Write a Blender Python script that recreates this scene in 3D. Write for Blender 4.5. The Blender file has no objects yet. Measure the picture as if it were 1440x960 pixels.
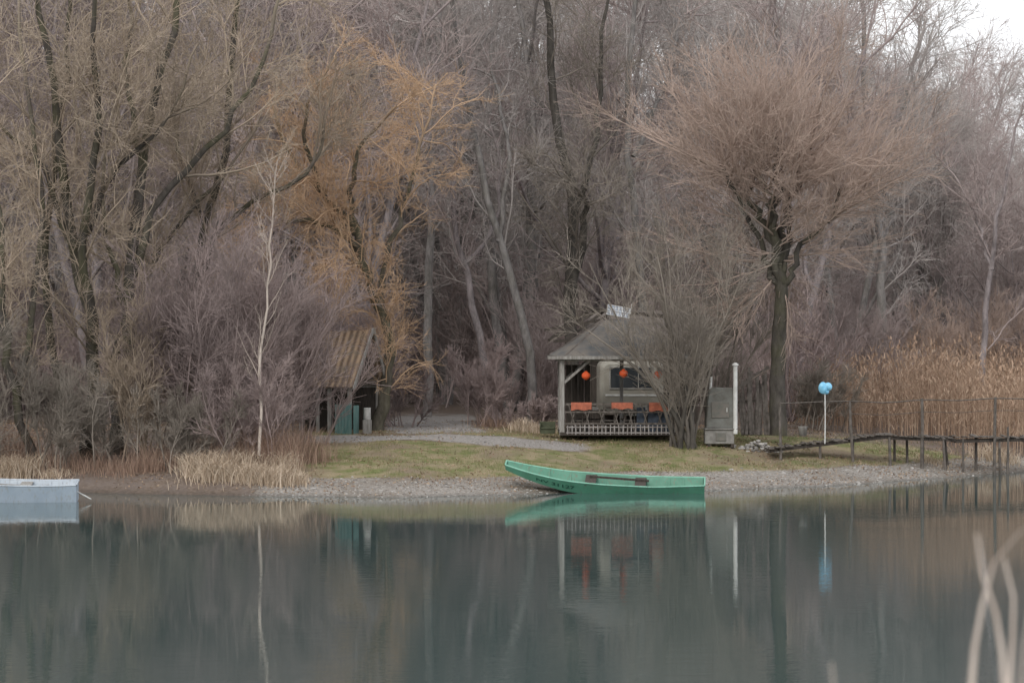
import bpy, math, numpy as np
from mathutils import Vector, Matrix, Euler
S=bpy.context.scene
F=4000.0; CH=4.5; HY=486.0
def W(px,py,D): return np.array([(px-720)/F*D, D, CH-(py-HY)/F*D])
def XP(px,D): return (px-720)/F*D
# ---------------------------------------------------------------- noise
def vnoise(x,y,seed=0):
    xi=np.floor(x).astype(np.int64); yi=np.floor(y).astype(np.int64)
    fx=x-xi; fy=y-yi; fx=fx*fx*(3-2*fx); fy=fy*fy*(3-2*fy)
    def h(a,b):
        n=(a*374761393+b*668265263+seed*144269)&0x7fffffff
        n=((n^(n>>13))*1274126177)&0x7fffffff
        return ((n^(n>>16))&0xffff)/65535.0
    return (h(xi,yi)*(1-fx)+h(xi+1,yi)*fx)*(1-fy)+(h(xi,yi+1)*(1-fx)+h(xi+1,yi+1)*fx)*fy
# ---------------------------------------------------------------- materials
def newmat(name):
    m=bpy.data.materials.new(name); m.use_nodes=True
    nt=m.node_tree; b=nt.nodes['Principled BSDF']; b.inputs['Specular IOR Level'].default_value=0.2
    return m,nt,b
def N(nt,t,**k):
    n=nt.nodes.new(t)
    for a,v in k.items(): setattr(n,a,v)
    return n
def mixc(nt,f,a,b,bt='MIX'):
    n=nt.nodes.new('ShaderNodeMix'); n.data_type='RGBA'; n.blend_type=bt
    for s,v in ((n.inputs[0],f),(n.inputs[6],a),(n.inputs[7],b)):
        if hasattr(v,'node'): nt.links.new(v,s)
        elif isinstance(v,(tuple,list)): s.default_value=(*v[:3],1)
        else: s.default_value=v
    return n.outputs[2]
def math_(nt,op,a,b=0.5,clamp=False):
    n=nt.nodes.new('ShaderNodeMath'); n.operation=op; n.use_clamp=clamp
    for s,v in ((n.inputs[0],a),(n.inputs[1],b)):
        if hasattr(v,'node'): nt.links.new(v,s)
        else: s.default_value=v
    return n.outputs[0]
def noise(nt,scale,detail=4,vec=None,rough=0.6):
    n=nt.nodes.new('ShaderNodeTexNoise'); n.inputs['Scale'].default_value=scale; n.inputs['Detail'].default_value=detail
    n.inputs['Roughness'].default_value=rough
    if vec is not None: nt.links.new(vec,n.inputs['Vector'])
    return n.outputs['Fac']
def objcoord(nt,sc=(1,1,1)):
    t=nt.nodes.new('ShaderNodeTexCoord'); m=nt.nodes.new('ShaderNodeMapping'); m.inputs['Scale'].default_value=sc
    nt.links.new(t.outputs['Object'],m.inputs['Vector']); return m.outputs['Vector']
def ramp(nt,f,lo,hi):
    n=nt.nodes.new('ShaderNodeMapRange'); n.inputs['From Min'].default_value=lo; n.inputs['From Max'].default_value=hi
    n.clamp=True; nt.links.new(f,n.inputs['Value']); return n.outputs[0]
def simple(name,c1,c2=None,scale=6,rough=0.8,sc=(1,1,1),bump=0.0,spec=0.2,metal=0):
    m,nt,b=newmat(name); v=objcoord(nt,sc); f=noise(nt,scale,5,v)
    c2=c2 or tuple(x*0.6 for x in c1)
    c=mixc(nt,ramp(nt,f,0.35,0.65),c1,c2); nt.links.new(c,b.inputs['Base Color'])
    b.inputs['Roughness'].default_value=rough; b.inputs['Specular IOR Level'].default_value=spec; b.inputs['Metallic'].default_value=metal
    if bump:
        bn=N(nt,'ShaderNodeBump'); bn.inputs['Strength'].default_value=bump; bn.inputs['Distance'].default_value=0.02
        nt.links.new(f,bn.inputs['Height']); nt.links.new(bn.outputs[0],b.inputs['Normal'])
    return m
def barkmat(name,bark,twig,var=0.25,moss=0.0):
    m,nt,b=newmat(name)
    a=N(nt,'ShaderNodeAttribute',attribute_name='tw').outputs['Fac']
    v=objcoord(nt,(1,1,0.35)); n=noise(nt,5.0,6,v,0.75)
    bk=mixc(nt,ramp(nt,n,0.38,0.66),bark,tuple(x*2.2 for x in bark))
    if moss: bk=mixc(nt,math_(nt,'MULTIPLY',ramp(nt,noise(nt,0.8,3,objcoord(nt)),0.45,0.6),moss),bk,(0.11,0.11,0.05))
    n2=noise(nt,0.35,3,objcoord(nt))
    tw=mixc(nt,ramp(nt,n2,0.35,0.65),tuple(x*(1-var) for x in twig),tuple(x*(1+var) for x in twig))
    c=mixc(nt,a,bk,tw)
    r=N(nt,'ShaderNodeObjectInfo').outputs['Random']
    hs=N(nt,'ShaderNodeHueSaturation'); nt.links.new(c,hs.inputs['Color'])
    nt.links.new(math_(nt,'ADD',math_(nt,'MULTIPLY',r,0.35),0.83),hs.inputs['Value'])
    nt.links.new(hs.outputs[0],b.inputs['Base Color']); b.inputs['Roughness'].default_value=0.9; b.inputs['Specular IOR Level'].default_value=0.1
    return m
def blademat(name,c1,c2,c3):
    m,nt,b=newmat(name)
    a=N(nt,'ShaderNodeAttribute',attribute_name='cv').outputs['Fac']
    r=N(nt,'ShaderNodeValToRGB'); nt.links.new(a,r.inputs[0])
    r.color_ramp.elements[0].color=(*c1,1); r.color_ramp.elements[1].color=(*c3,1)
    e=r.color_ramp.elements.new(0.5); e.color=(*c2,1)
    nt.links.new(r.outputs[0],b.inputs['Base Color']); b.inputs['Roughness'].default_value=0.8
    return m
# ---------------------------------------------------------------- mesh helpers
def mkmesh(name,V,Q,attr=None,aname='tw',mat=None,smooth=False):
    V=np.asarray(V,dtype=np.float32); Q=np.asarray(Q,dtype=np.int32); k=Q.shape[1]
    me=bpy.data.meshes.new(name); me.vertices.add(len(V)); me.vertices.foreach_set('co',V.ravel())
    me.loops.add(Q.size); me.loops.foreach_set('vertex_index',Q.ravel())
    me.polygons.add(len(Q)); me.polygons.foreach_set('loop_start',np.arange(len(Q),dtype=np.int32)*k)
    me.polygons.foreach_set('use_smooth',np.full(len(Q),smooth))
    if attr is not None:
        at=me.attributes.new(aname,'FLOAT','POINT'); at.data.foreach_set('value',np.asarray(attr,dtype=np.float32).ravel())
    me.update(calc_edges=True)
    if mat: me.materials.append(mat)
    return me
def mkobj(name,me,parent=None,loc=(0,0,0),rot=(0,0,0),sc=(1,1,1)):
    o=bpy.data.objects.new(name,me); S.collection.objects.link(o); o.location=loc; o.rotation_euler=rot; o.scale=sc
    if parent: o.parent=parent
    return o
def empty(name,loc=(0,0,0),rotz=0):
    e=bpy.data.objects.new(name,None); S.collection.objects.link(e); e.location=loc; e.rotation_euler=(0,0,rotz); e.empty_display_size=0.3
    return e
def norm(a): return a/np.maximum(np.linalg.norm(a,axis=-1,keepdims=True),1e-9)
class Tubes:
    def __init__(s): s.V=[];s.Q=[];s.A=[];s.n=0
    def add(s,P,R,k,rng):
        m,n,_=P.shape
        T=np.empty_like(P); T[:,1:-1]=P[:,2:]-P[:,:-2]; T[:,0]=P[:,1]-P[:,0]; T[:,-1]=P[:,-1]-P[:,-2]; T=norm(T)
        ref=np.repeat(norm(rng.normal(size=(m,1,3))),n,axis=1)
        if k>4: ref=np.tile(np.array([[[1.0,0.13,0.05]]]),(m,n,1))
        U=norm(np.cross(T,ref)); Wv=np.cross(T,U)
        a=np.arange(k)/k*2*math.pi
        ring=P[:,:,None,:]+R[:,:,None,None]*(U[:,:,None,:]*np.cos(a)[None,None,:,None]+Wv[:,:,None,:]*np.sin(a)[None,None,:,None])
        V=ring.reshape(-1,3)
        A=np.repeat(np.clip((0.07-R)/0.05,0,1).reshape(-1),k)
        i=np.arange(m)[:,None,None]*n*k+np.arange(n-1)[None,:,None]*k; j=np.arange(k)[None,None,:]; j2=(j+1)%k
        Q=np.stack([i+j,i+j2,i+k+j2,i+k+j],-1).reshape(-1,4)+s.n
        s.V.append(V);s.Q.append(Q);s.A.append(A);s.n+=len(V)
    def mesh(s,name,mat): return mkmesh(name,np.concatenate(s.V),np.concatenate(s.Q),np.concatenate(s.A),'tw',mat,True)
def grow(rng,st,d,L,r0,r1,n,wob,up):
    m=len(st); P=np.empty((m,n+1,3)); P[:,0]=st; d=norm(d)
    for i in range(n):
        d=norm(d+rng.normal(size=(m,3))*wob+np.array([0,0,up])[None])
        P[:,i+1]=P[:,i]+d*(L/n)[:,None]
    t=np.linspace(0,1,n+1)[None]; R=r0[:,None]*(1-t)+r1[:,None]*t
    return P,R
def spawn(rng,P,R,sp):
    c,t0,t1,ang,ln,shape,n,wob,up,rr,rmin,k=sp
    m,n1,_=P.shape; pi=np.repeat(np.arange(m),c); t=rng.uniform(t0,t1,m*c); f=t*(n1-1); i=np.minimum(f.astype(int),n1-2); fr=(f-i)[:,None]
    pos=P[pi,i]*(1-fr)+P[pi,i+1]*fr; T=norm(P[pi,i+1]-P[pi,i]); pr=R[pi,i]*(1-fr[:,0])+R[pi,i+1]*fr[:,0]
    v=rng.normal(size=(m*c,3)); v=norm(v-(v*T).sum(-1,keepdims=True)*T)
    a=np.radians(rng.normal(ang,ang*0.3,m*c))[:,None]
    d=norm(np.cos(a)*T+np.sin(a)*v)
    L=ln*(1-shape*t)*rng.uniform(0.4,1.35,m*c)
    r0=np.clip(rr*L,rmin,np.maximum(pr*0.85,rmin)); r1=np.maximum(r0*0.35,rmin*0.7)
    return grow(rng,pos,d,L,r0,r1,n,wob,up)
def run_levels(rng,tb,P,R,specs):
    for sp in specs:
        P,R=spawn(rng,P,R,sp); tb.add(P,R,sp[-1],rng)
    return P,R
def resample(pts,n):
    pts=np.asarray(pts,float)
    if len(pts)>2:
        e=np.vstack([2*pts[0]-pts[1],pts,2*pts[-1]-pts[-2]]); out=[]
        for i in range(1,len(e)-2):
            for u in np.linspace(0,1,8,endpoint=False):
                p0,p1,p2,p3=e[i-1:i+3]
                out.append(0.5*((2*p1)+(-p0+p2)*u+(2*p0-5*p1+4*p2-p3)*u*u+(-p0+3*p1-3*p2+p3)*u**3))
        out.append(pts[-1]); pts=np.array(out)
    s=np.concatenate([[0],np.cumsum(np.linalg.norm(np.diff(pts,axis=0),axis=1))]); q=np.linspace(0,s[-1],n)
    return np.stack([np.interp(q,s,pts[:,k]) for k in range(3)],-1)
def limbs(rng,tb,lst,n=15,wob=0.05,k=8,first=1.0):
    Ps=[];Rs=[]
    for q_,(d0,d1,pts,r0,r1) in enumerate(lst):
        m=len(pts); w=np.array([W(p[0],p[1],d0+(d1-d0)*i/(m-1)) for i,p in enumerate(pts)])
        q=resample(w,n); nz=rng.normal(size=(n,3))*wob*(first if q_==0 else 1); nz[0]=0; q=q+nz
        Ps.append(q); t=np.linspace(0,1,n); Rs.append(r0*(1-t)+r1*t)
    P=np.array(Ps);R=np.array(Rs); tb.add(P,R,k,rng); return P,R
# ---------------------------------------------------------------- terrain
sx=[-600,-30,-15.9,-10.1,-6.8,-3.4,0,2.87,5.98,9.8,13.9,17,20.3,40,600]
sd=[100,90,88.5,86,85,84.5,86,88.2,88.7,91,96,100,104,112,130]
def shore(x): return np.interp(x,sx,sd)+0.35*(vnoise(x*0.8,x*0+3,5)-0.5)+0.15*(vnoise(x*3,x*0+1,6)-0.5)
def height(x,y):
    d=y-shore(x)
    a=np.interp(d,[-40,-8,0,3,8,13,25,60,200,600],[-3,-1.6,0,0.4,1.05,1.42,1.55,1.7,2.2,3])
    b=np.interp(d,[-40,-8,0,0.8,3,8,13,25,60,200,600],[-3,-1.6,0,0.3,0.65,1.15,1.42,1.55,1.7,2.2,3])
    lf=np.clip((-6.5-x)/2,0,1); z=a*(1-lf)+b*lf
    z=z+np.clip(d/3,0,1)*(0.12*(vnoise(x*0.5,y*0.5,1)-0.5)+0.05*(vnoise(x*2,y*2,2)-0.5))
    t=np.clip((y-230)/120,0,1); z=z+t*t*(3-2*t)*(15+4*(vnoise(x*0.02,y*0.02,9)-0.5))
    nb=np.interp(y,[-200,5,9,14,20],[2.85,2.85,1.2,-1.5,-3]); z=np.where(y<20,nb+0.05*(vnoise(x*1.5,y*1.5,3)-.5),z)
    return z
def pathmask(x,y):
    cx=np.interp(y,[90,97,105,130,180,260],[-2.0,-2.2,-3.1,-3.2,-5,-8]); 
    p=1-np.clip((np.abs(x-cx)-1.3)/0.8,0,1); p=p*np.clip((y-98)/2,0,1)*np.clip((128-y)/15,0,1)
    cy=np.interp(x,[-8,-3,2,6],[96.5,97,96.0,95.2]); q=(1-np.clip((np.abs(y-cy)-0.8)/0.9,0,1))*np.clip((x+7.5)/1,0,1)*np.clip((3.2-x)/1.5,0,1)
    return np.maximum(p,q)
def grassmask(x,y):
    d=y-shore(x); g=np.clip((d-2.6)/1.0,0,1)*np.clip((105-y)/4,0,1)*np.clip((x+8)/1.5,0,1)
    return g*(1-pathmask(x,y))
def gravelmask(x,y):
    d=y-shore(x); return np.clip((3.6-d)/1.0,0,1)*np.clip((x+8.5)/1.5,0,1)
xs=np.concatenate([np.linspace(-600,-60,20)[:-1],np.linspace(-60,-22,40)[:-1],np.arange(-22,24,0.3),np.linspace(24,60,36),np.linspace(60,600,20)[1:]])
ys=np.concatenate([np.linspace(-200,0,8)[:-1],np.arange(0,20,0.8),np.linspace(20,82,20)[:-1],np.arange(82,116,0.3),np.arange(116,360,3.0),np.linspace(360,2500,15)])
X,Y=np.meshgrid(xs,ys); Z=height(X,Y); nx=len(xs); ny=len(ys)
V=np.stack([X,Y,Z],-1).reshape(-1,3); i=np.arange(ny-1)[:,None]*nx+np.arange(nx-1)[None]
Q=np.stack([i,i+1,i+nx+1,i+nx],-1).reshape(-1,4)
gm,nt,b=newmat('ground_soil')
v=objcoord(nt)
def A(n): return N(nt,'ShaderNodeAttribute',attribute_name=n).outputs['Fac']
n1=noise(nt,1.2,6,v); n2=noise(nt,9,5,v); n3=noise(nt,30,3,v); n4=noise(nt,0.28,4,v)
litter=mixc(nt,ramp(nt,n2,0.35,0.65),(0.12,0.09,0.07),(0.23,0.18,0.145)); litter=mixc(nt,ramp(nt,n1,0.4,0.7),litter,(0.17,0.14,0.125))
green=mixc(nt,ramp(nt,n2,0.35,0.65),(0.11,0.13,0.05),(0.19,0.20,0.085)); dry=mixc(nt,ramp(nt,n3,0.3,0.7),(0.22,0.18,0.11),(0.34,0.285,0.185))
gr=mixc(nt,ramp(nt,n1,0.40,0.58),green,dry); gr=mixc(nt,ramp(nt,n4,0.5,0.62),gr,(0.22,0.175,0.125))
vo=N(nt,'ShaderNodeTexVoronoi'); vo.inputs['Scale'].default_value=18; nt.links.new(v,vo.inputs['Vector'])
sep=N(nt,'ShaderNodeSeparateColor'); nt.links.new(vo.outputs['Color'],sep.inputs[0])
gv=mixc(nt,sep.outputs[0],(0.17,0.155,0.14),(0.38,0.355,0.325)); gv=mixc(nt,ramp(nt,n2,0.5,0.75),gv,(0.22,0.18,0.145)); gv=mixc(nt,ramp(nt,n4,0.48,0.7),gv,(0.19,0.16,0.13))
c=mixc(nt,ramp(nt,math_(nt,'ADD',A('grass'),math_(nt,'MULTIPLY',math_(nt,'SUBTRACT',n1,0.5),1.2)),0.42,0.6),litter,gr)
gf=ramp(nt,math_(nt,'ADD',A('gravel'),math_(nt,'MULTIPLY',math_(nt,'SUBTRACT',n2,0.5),1.4)),0.4,0.6)
c=mixc(nt,gf,c,gv)
pf=ramp(nt,math_(nt,'ADD',A('path'),math_(nt,'MULTIPLY',math_(nt,'SUBTRACT',n1,0.5),1.0)),0.4,0.65)
c=mixc(nt,pf,c,mixc(nt,sep.outputs[0],(0.24,0.22,0.205),(0.37,0.35,0.33)))
c=mixc(nt,A('wet'),c,mixc(nt,0.45,c,(0.03,0.028,0.025)))
nt.links.new(c,b.inputs['Base Color']); b.inputs['Roughness'].default_value=0.95; b.inputs['Specular IOR Level'].default_value=0.1
bn=N(nt,'ShaderNodeBump'); bn.inputs['Strength'].default_value=0.7; bn.inputs['Distance'].default_value=0.05
nt.links.new(math_(nt,'ADD',n2,sep.outputs[1]),bn.inputs['Height']); nt.links.new(bn.outputs[0],b.inputs['Normal'])
me=mkmesh('ground',V,Q,None,'',gm,True)
d_=(Y-shore(X)).ravel()
for nm,vals in (('grass',grassmask(X,Y)),('gravel',gravelmask(X,Y)),('path',pathmask(X,Y)),('wet',np.clip(1-d_/0.5,0,1))):
    at=me.attributes.new(nm,'FLOAT','POINT'); at.data.foreach_set('value',np.asarray(vals,dtype=np.float32).ravel())
mkobj('ground',me)
# ---------------------------------------------------------------- water
wm,nt,b=newmat('lake_water'); b.inputs['Roughness'].default_value=0.02; b.inputs['IOR'].default_value=1.33; b.inputs['Specular IOR Level'].default_value=0.5
b.inputs['Base Color'].default_value=(0.05,0.08,0.077,1)
v=objcoord(nt,(0.35,1,1)); a1=noise(nt,2.2,3,v); v2=objcoord(nt,(0.6,1.6,1)); a2=noise(nt,7,2,v2); v3=objcoord(nt,(0.05,0.12,1)); a3=ramp(nt,noise(nt,1,3,v3),0.4,0.7)
hgt=math_(nt,'ADD',math_(nt,'MULTIPLY',a1,1.0),math_(nt,'MULTIPLY',a2,0.25)); 
bn=N(nt,'ShaderNodeBump'); bn.inputs['Distance'].default_value=0.02
nt.links.new(math_(nt,'ADD',math_(nt,'MULTIPLY',a3,0.2),0.06),bn.inputs['Strength'])
nt.links.new(hgt,bn.inputs['Height']); nt.links.new(bn.outputs[0],b.inputs['Normal'])
mkobj('lake_water',mkmesh('lake_water',[(-600,0,0),(600,0,0),(600,135,0),(-600,135,0)],[(0,1,2,3)],None,'',wm))
# ---------------------------------------------------------------- tree materials
M_brown=barkmat('bark_brown',(0.06,0.053,0.047),(0.42,0.34,0.265),0.2,0.4)
M_orange=barkmat('bark_willow',(0.07,0.062,0.05),(0.56,0.39,0.26),0.15,0.3)
M_purple=barkmat('bark_purple',(0.08,0.068,0.066),(0.335,0.268,0.255),0.22)
M_red=barkmat('bark_pollard',(0.05,0.045,0.04),(0.46,0.355,0.30),0.12,0.25)
M_olive=barkmat('bark_olive',(0.055,0.05,0.044),(0.28,0.245,0.21),0.2)
M_far=barkmat('bark_far_haze',(0.15,0.14,0.135),(0.43,0.39,0.37),0.15,0.15)  # aerial haze painted into the colour: paler, greyer bark for distant trees
M_farp_haze=barkmat('bark_far_purple_haze',(0.15,0.132,0.132),(0.385,0.32,0.305),0.18)  # purplish far layer, its bark also lightened to stand in for haze
M_birch=barkmat('bark_pale',(0.52,0.47,0.42),(0.52,0.44,0.38),0.1)
# ---------------------------------------------------------------- distant forest
def forest_tree(seed,Ht,lean,mat):
    rng=np.random.default_rng(seed); tb=Tubes()
    nst=rng.integers(1,3); st=np.zeros((nst,3)); d=np.stack([rng.normal(0,lean,nst),rng.normal(0,lean,nst),np.ones(nst)],-1)
    L=np.full(nst,Ht)*rng.uniform(0.85,1,nst)
    P,R=grow(rng,st,d,L,np.full(nst,Ht*0.0105),np.full(nst,0.03),14,0.06,0.02); tb.add(P,R,6,rng)
    c=24//nst+2
    run_levels(rng,tb,P,R,[(c,0.2,0.98,40,Ht*0.38,0.6,8,0.13,0.07,0.014,0.02,4),(8,0.12,1,40,Ht*0.15,0.4,5,0.15,0.04,0.011,0.014,3),(6,0.1,1,38,1.5,0.3,3,0.15,0.03,0.01,0.011,3),(3,0.1,1,38,0.85,0.2,2,0.14,0.02,0.01,0.008,3)])
    return tb.mesh('forest_tree_mesh',mat)
def shrub(seed,Ht,mat,spread=0.45,stems=12,name='shrub_mesh',rt=0.007):
    rng=np.random.default_rng(seed); tb=Tubes()
    st=np.concatenate([rng.normal(0,0.4,(stems,2)),np.zeros((stems,1))-0.1],1)
    d=np.stack([rng.normal(0,spread,stems),rng.normal(0,spread,stems),np.ones(stems)],-1)
    P,R=grow(rng,st,d,Ht*rng.uniform(0.6,1.05,stems),np.full(stems,Ht*0.008),np.full(stems,0.01),8,0.08,0.03); tb.add(P,R,4,rng)
    run_levels(rng,tb,P,R,[(10,0.12,1,30,Ht*0.38,0.4,4,0.1,0.07,0.01,rt*1.2,3),(6,0.1,1,30,Ht*0.17,0.3,3,0.12,0.05,0.01,rt,3),(3,0.1,1,30,Ht*0.09,0.2,2,0.12,0.04,0.01,rt*0.8,3)])
    return tb.mesh(name,mat)
ftm=[forest_tree(s,20,0.10,M_far) for s in (1,2,3)]+[forest_tree(s,20,0.16,M_farp_haze) for s in (4,5)]
shm=[shrub(11,4.5,M_farp_haze,rt=0.010),shrub(12,4.0,M_purple,rt=0.010),shrub(13,5,M_farp_haze,0.3,rt=0.010)]
rng=np.random.default_rng(77)
forest=empty('distant_forest',(0,150,2))
def toplimit(px): return np.interp(px,[-400,0,1220,1270,1320,1350,1440,1800],[-300,-300,-260,40,110,150,200,220])
def inpath(x,y,w=2.2):
    cx=np.interp(y,[90,97,105,130,180,260],[-2.0,-2.2,-3.1,-3.2,-5,-8]); return abs(x-cx)<w and y<132
def ftree(x,D,Ht,mi):
    zb=float(height(np.array([x]),np.array([D]))[0]); s=Ht/20; ss=max(s,0.6)
    mkobj('forest_tree',ftm[mi],forest,(x,D-150,zb-2.1),(0,0,rng.uniform(0,6.28)),(ss,ss,s))
for (d0,d1,n) in ((108,125,26),(125,155,48),(155,200,52),(200,270,64),(270,340,56)):
    for _ in range(n):
        D=rng.uniform(d0,d1); px=rng.uniform(-400,1840); x=XP(px,D)
        if inpath(x,D,2.6): continue
        if D<118 and 740<px<1080: continue
        if D<125 and px>1250: continue
        zt=CH-(toplimit(px)-HY)/F*D; zb=2.0
        Ht=min(zt-zb, rng.uniform(17,27)); 
        if zt-zb<27: Ht=(zt-zb)*rng.uniform(0.75,1.0)
        ftree(x,D,Ht,rng.integers(0,5))
for px,D,h in ((1000,150,25),(985,172,26),(1012,133,22),(1045,160,25),(760,140,24),(900,150,25),(560,135,22),(620,150,24),(660,145,24),(590,160,25)): ftree(XP(px,D),D,h,rng.integers(0,5))
for (d0,d1,n) in ((107,120,46),(120,150,95),(150,220,110)):
    for _ in range(n):
        D=rng.uniform(d0,d1); px=rng.uniform(-300,1740); x=XP(px,D)
        if inpath(x,D,2.6): continue
        if D<111 and 760<px<1090: continue
        if D<126 and px>1130: continue
        zb=float(height(np.array([x]),np.array([D]))[0]); s=rng.uniform(0.6,1.3)*(1+(D-107)/150)
        mkobj('forest_shrub',shm[rng.integers(0,3)],forest,(x,D-150,zb-2.05),(0,0,rng.uniform(0,6.28)),(s,s,s))
# ---------------------------------------------------------------- hero trees
TW=lambda k1,l1,k2=7,k3=5,r=0.009,a=40,up=0.05:[(k1,0.18,1,a,l1,0.35,8,0.13,up,0.013,0.018,4),(k2,0.12,1,a,l1*0.45,0.3,5,0.14,up*0.7,0.011,r*1.3,3),(k3,0.1,1,a,l1*0.25,0.2,3,0.15,up*0.6,0.01,r*0.9,3),(3,0.1,1,a,l1*0.14,0.2,2,0.14,up*0.3,0.01,r*0.7,3)]
def rebase(me,b0):
    co=np.empty(len(me.vertices)*3,dtype=np.float32); me.vertices.foreach_get('co',co); co=co.reshape(-1,3)-np.asarray(b0,dtype=np.float32)[None]; me.vertices.foreach_set('co',co.ravel()); me.update()
def hero(name,seed,lst,specs,mat,wob=0.07):
    rng=np.random.default_rng(seed); tb=Tubes(); P,R=limbs(rng,tb,lst,wob=wob); run_levels(rng,tb,P,R,specs)
    b0=W(lst[0][2][0][0],lst[0][2][0][1],lst[0][0]); me=tb.mesh(name,mat); rebase(me,b0)
    return mkobj(name,me,None,tuple(b0))
hero('bare_tree',21,[(91,90,[(50,668),(22,560),(5,450),(0,330),(-25,120)],0.16,0.05),(91,92,[(22,570),(45,420),(62,300),(40,150),(20,-40)],0.12,0.04),(91,90,[(15,500),(-40,330),(-90,150)],0.1,0.03)],TW(12,3.6),M_brown)
hero('bare_tree',22,[(92,92,[(118,662),(132,520),(118,420),(95,270),(66,90),(40,-90)],0.24,0.07),(92,90,[(128,500),(122,350),(135,180),(128,-60)],0.17,0.06),(92,94,[(108,370),(60,240),(0,170),(-40,60)],0.12,0.03),(92,91,[(122,330),(160,240),(230,170),(280,60)],0.11,0.03)],TW(12,3.8),M_brown)
hero('bare_tree',23,[(93,93,[(165,660),(178,520),(182,400),(205,220),(240,40),(258,-130)],0.24,0.08),(93,92,[(182,400),(225,280),(300,200),(380,60),(400,-60)],0.14,0.04),(93,94,[(205,240),(180,120),(185,-60)],0.11,0.04),(93,91,[(180,440),(150,350),(145,250),(170,150)],0.1,0.03)],TW(12,3.8),M_brown)
hero('bare_tree',24,[(95,95,[(92,650),(80,520),(62,400),(75,250),(95,60),(90,-100)],0.16,0.05),(95,96,[(160,655),(170,480),(240,330),(330,230),(370,150)],0.16,0.03)],TW(12,3.5),M_brown)
hero('bare_tree',25,[(97,97,[(255,640),(262,500),(280,350),(320,200),(330,20),(345,-120)],0.2,0.06),(97,96,[(270,420),(320,310),(430,240),(470,110)],0.13,0.03),(97,98,[(290,320),(250,200),(250,40)],0.1,0.03)],TW(12,3.6),M_brown)
hero('willow_tree',31,[(101,101,[(530,612),(548,520),(545,460),(520,400),(505,350)],0.24,0.15),(101,99,[(505,350),(470,320),(420,310),(360,330)],0.12,0.04),(101,100,[(505,350),(495,260),(520,190),(560,150)],0.13,0.04),(101,102,[(515,380),(460,280),(400,210),(380,120)],0.13,0.04),(101,103,[(535,430),(555,330),(590,220),(610,120)],0.12,0.03),(101,98,[(500,330),(440,240),(430,150),(470,80)],0.12,0.03),(101,98,[(520,400),(500,370),(480,360),(450,390)],0.08,0.02)],TW(14,2.9,7,6,0.008,40,-0.02),M_orange)
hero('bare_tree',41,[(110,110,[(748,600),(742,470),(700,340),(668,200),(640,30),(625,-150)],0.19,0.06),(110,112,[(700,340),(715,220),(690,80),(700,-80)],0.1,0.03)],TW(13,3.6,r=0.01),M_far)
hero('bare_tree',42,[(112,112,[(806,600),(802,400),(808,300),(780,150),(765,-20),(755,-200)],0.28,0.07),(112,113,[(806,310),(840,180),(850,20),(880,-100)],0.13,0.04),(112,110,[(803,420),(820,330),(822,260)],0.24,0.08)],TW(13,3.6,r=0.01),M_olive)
hero('bare_tree',43,[(113,113,[(700,590),(672,470),(655,370),(640,330),(640,200),(600,20)],0.17,0.05),(113,115,[(655,370),(700,300),(690,120)],0.09,0.03)],TW(12,3.2,r=0.01),M_farp_haze)
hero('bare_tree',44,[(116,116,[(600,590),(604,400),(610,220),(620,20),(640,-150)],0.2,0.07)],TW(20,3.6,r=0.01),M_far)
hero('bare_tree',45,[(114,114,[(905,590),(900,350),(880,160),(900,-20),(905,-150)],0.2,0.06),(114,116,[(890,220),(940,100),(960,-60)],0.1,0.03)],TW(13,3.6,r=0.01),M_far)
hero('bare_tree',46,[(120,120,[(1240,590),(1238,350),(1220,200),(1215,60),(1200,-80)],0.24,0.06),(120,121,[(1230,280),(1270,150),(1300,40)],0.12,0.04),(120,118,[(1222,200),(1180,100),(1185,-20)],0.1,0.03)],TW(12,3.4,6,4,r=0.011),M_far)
hero('bare_tree',47,[(118,118,[(1380,600),(1388,430),(1400,330),(1415,250),(1440,150)],0.17,0.04),(118,119,[(1395,380),(1370,300),(1330,230)],0.1,0.03)],TW(12,2.6,6,4,r=0.011),M_farp_haze)
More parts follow.
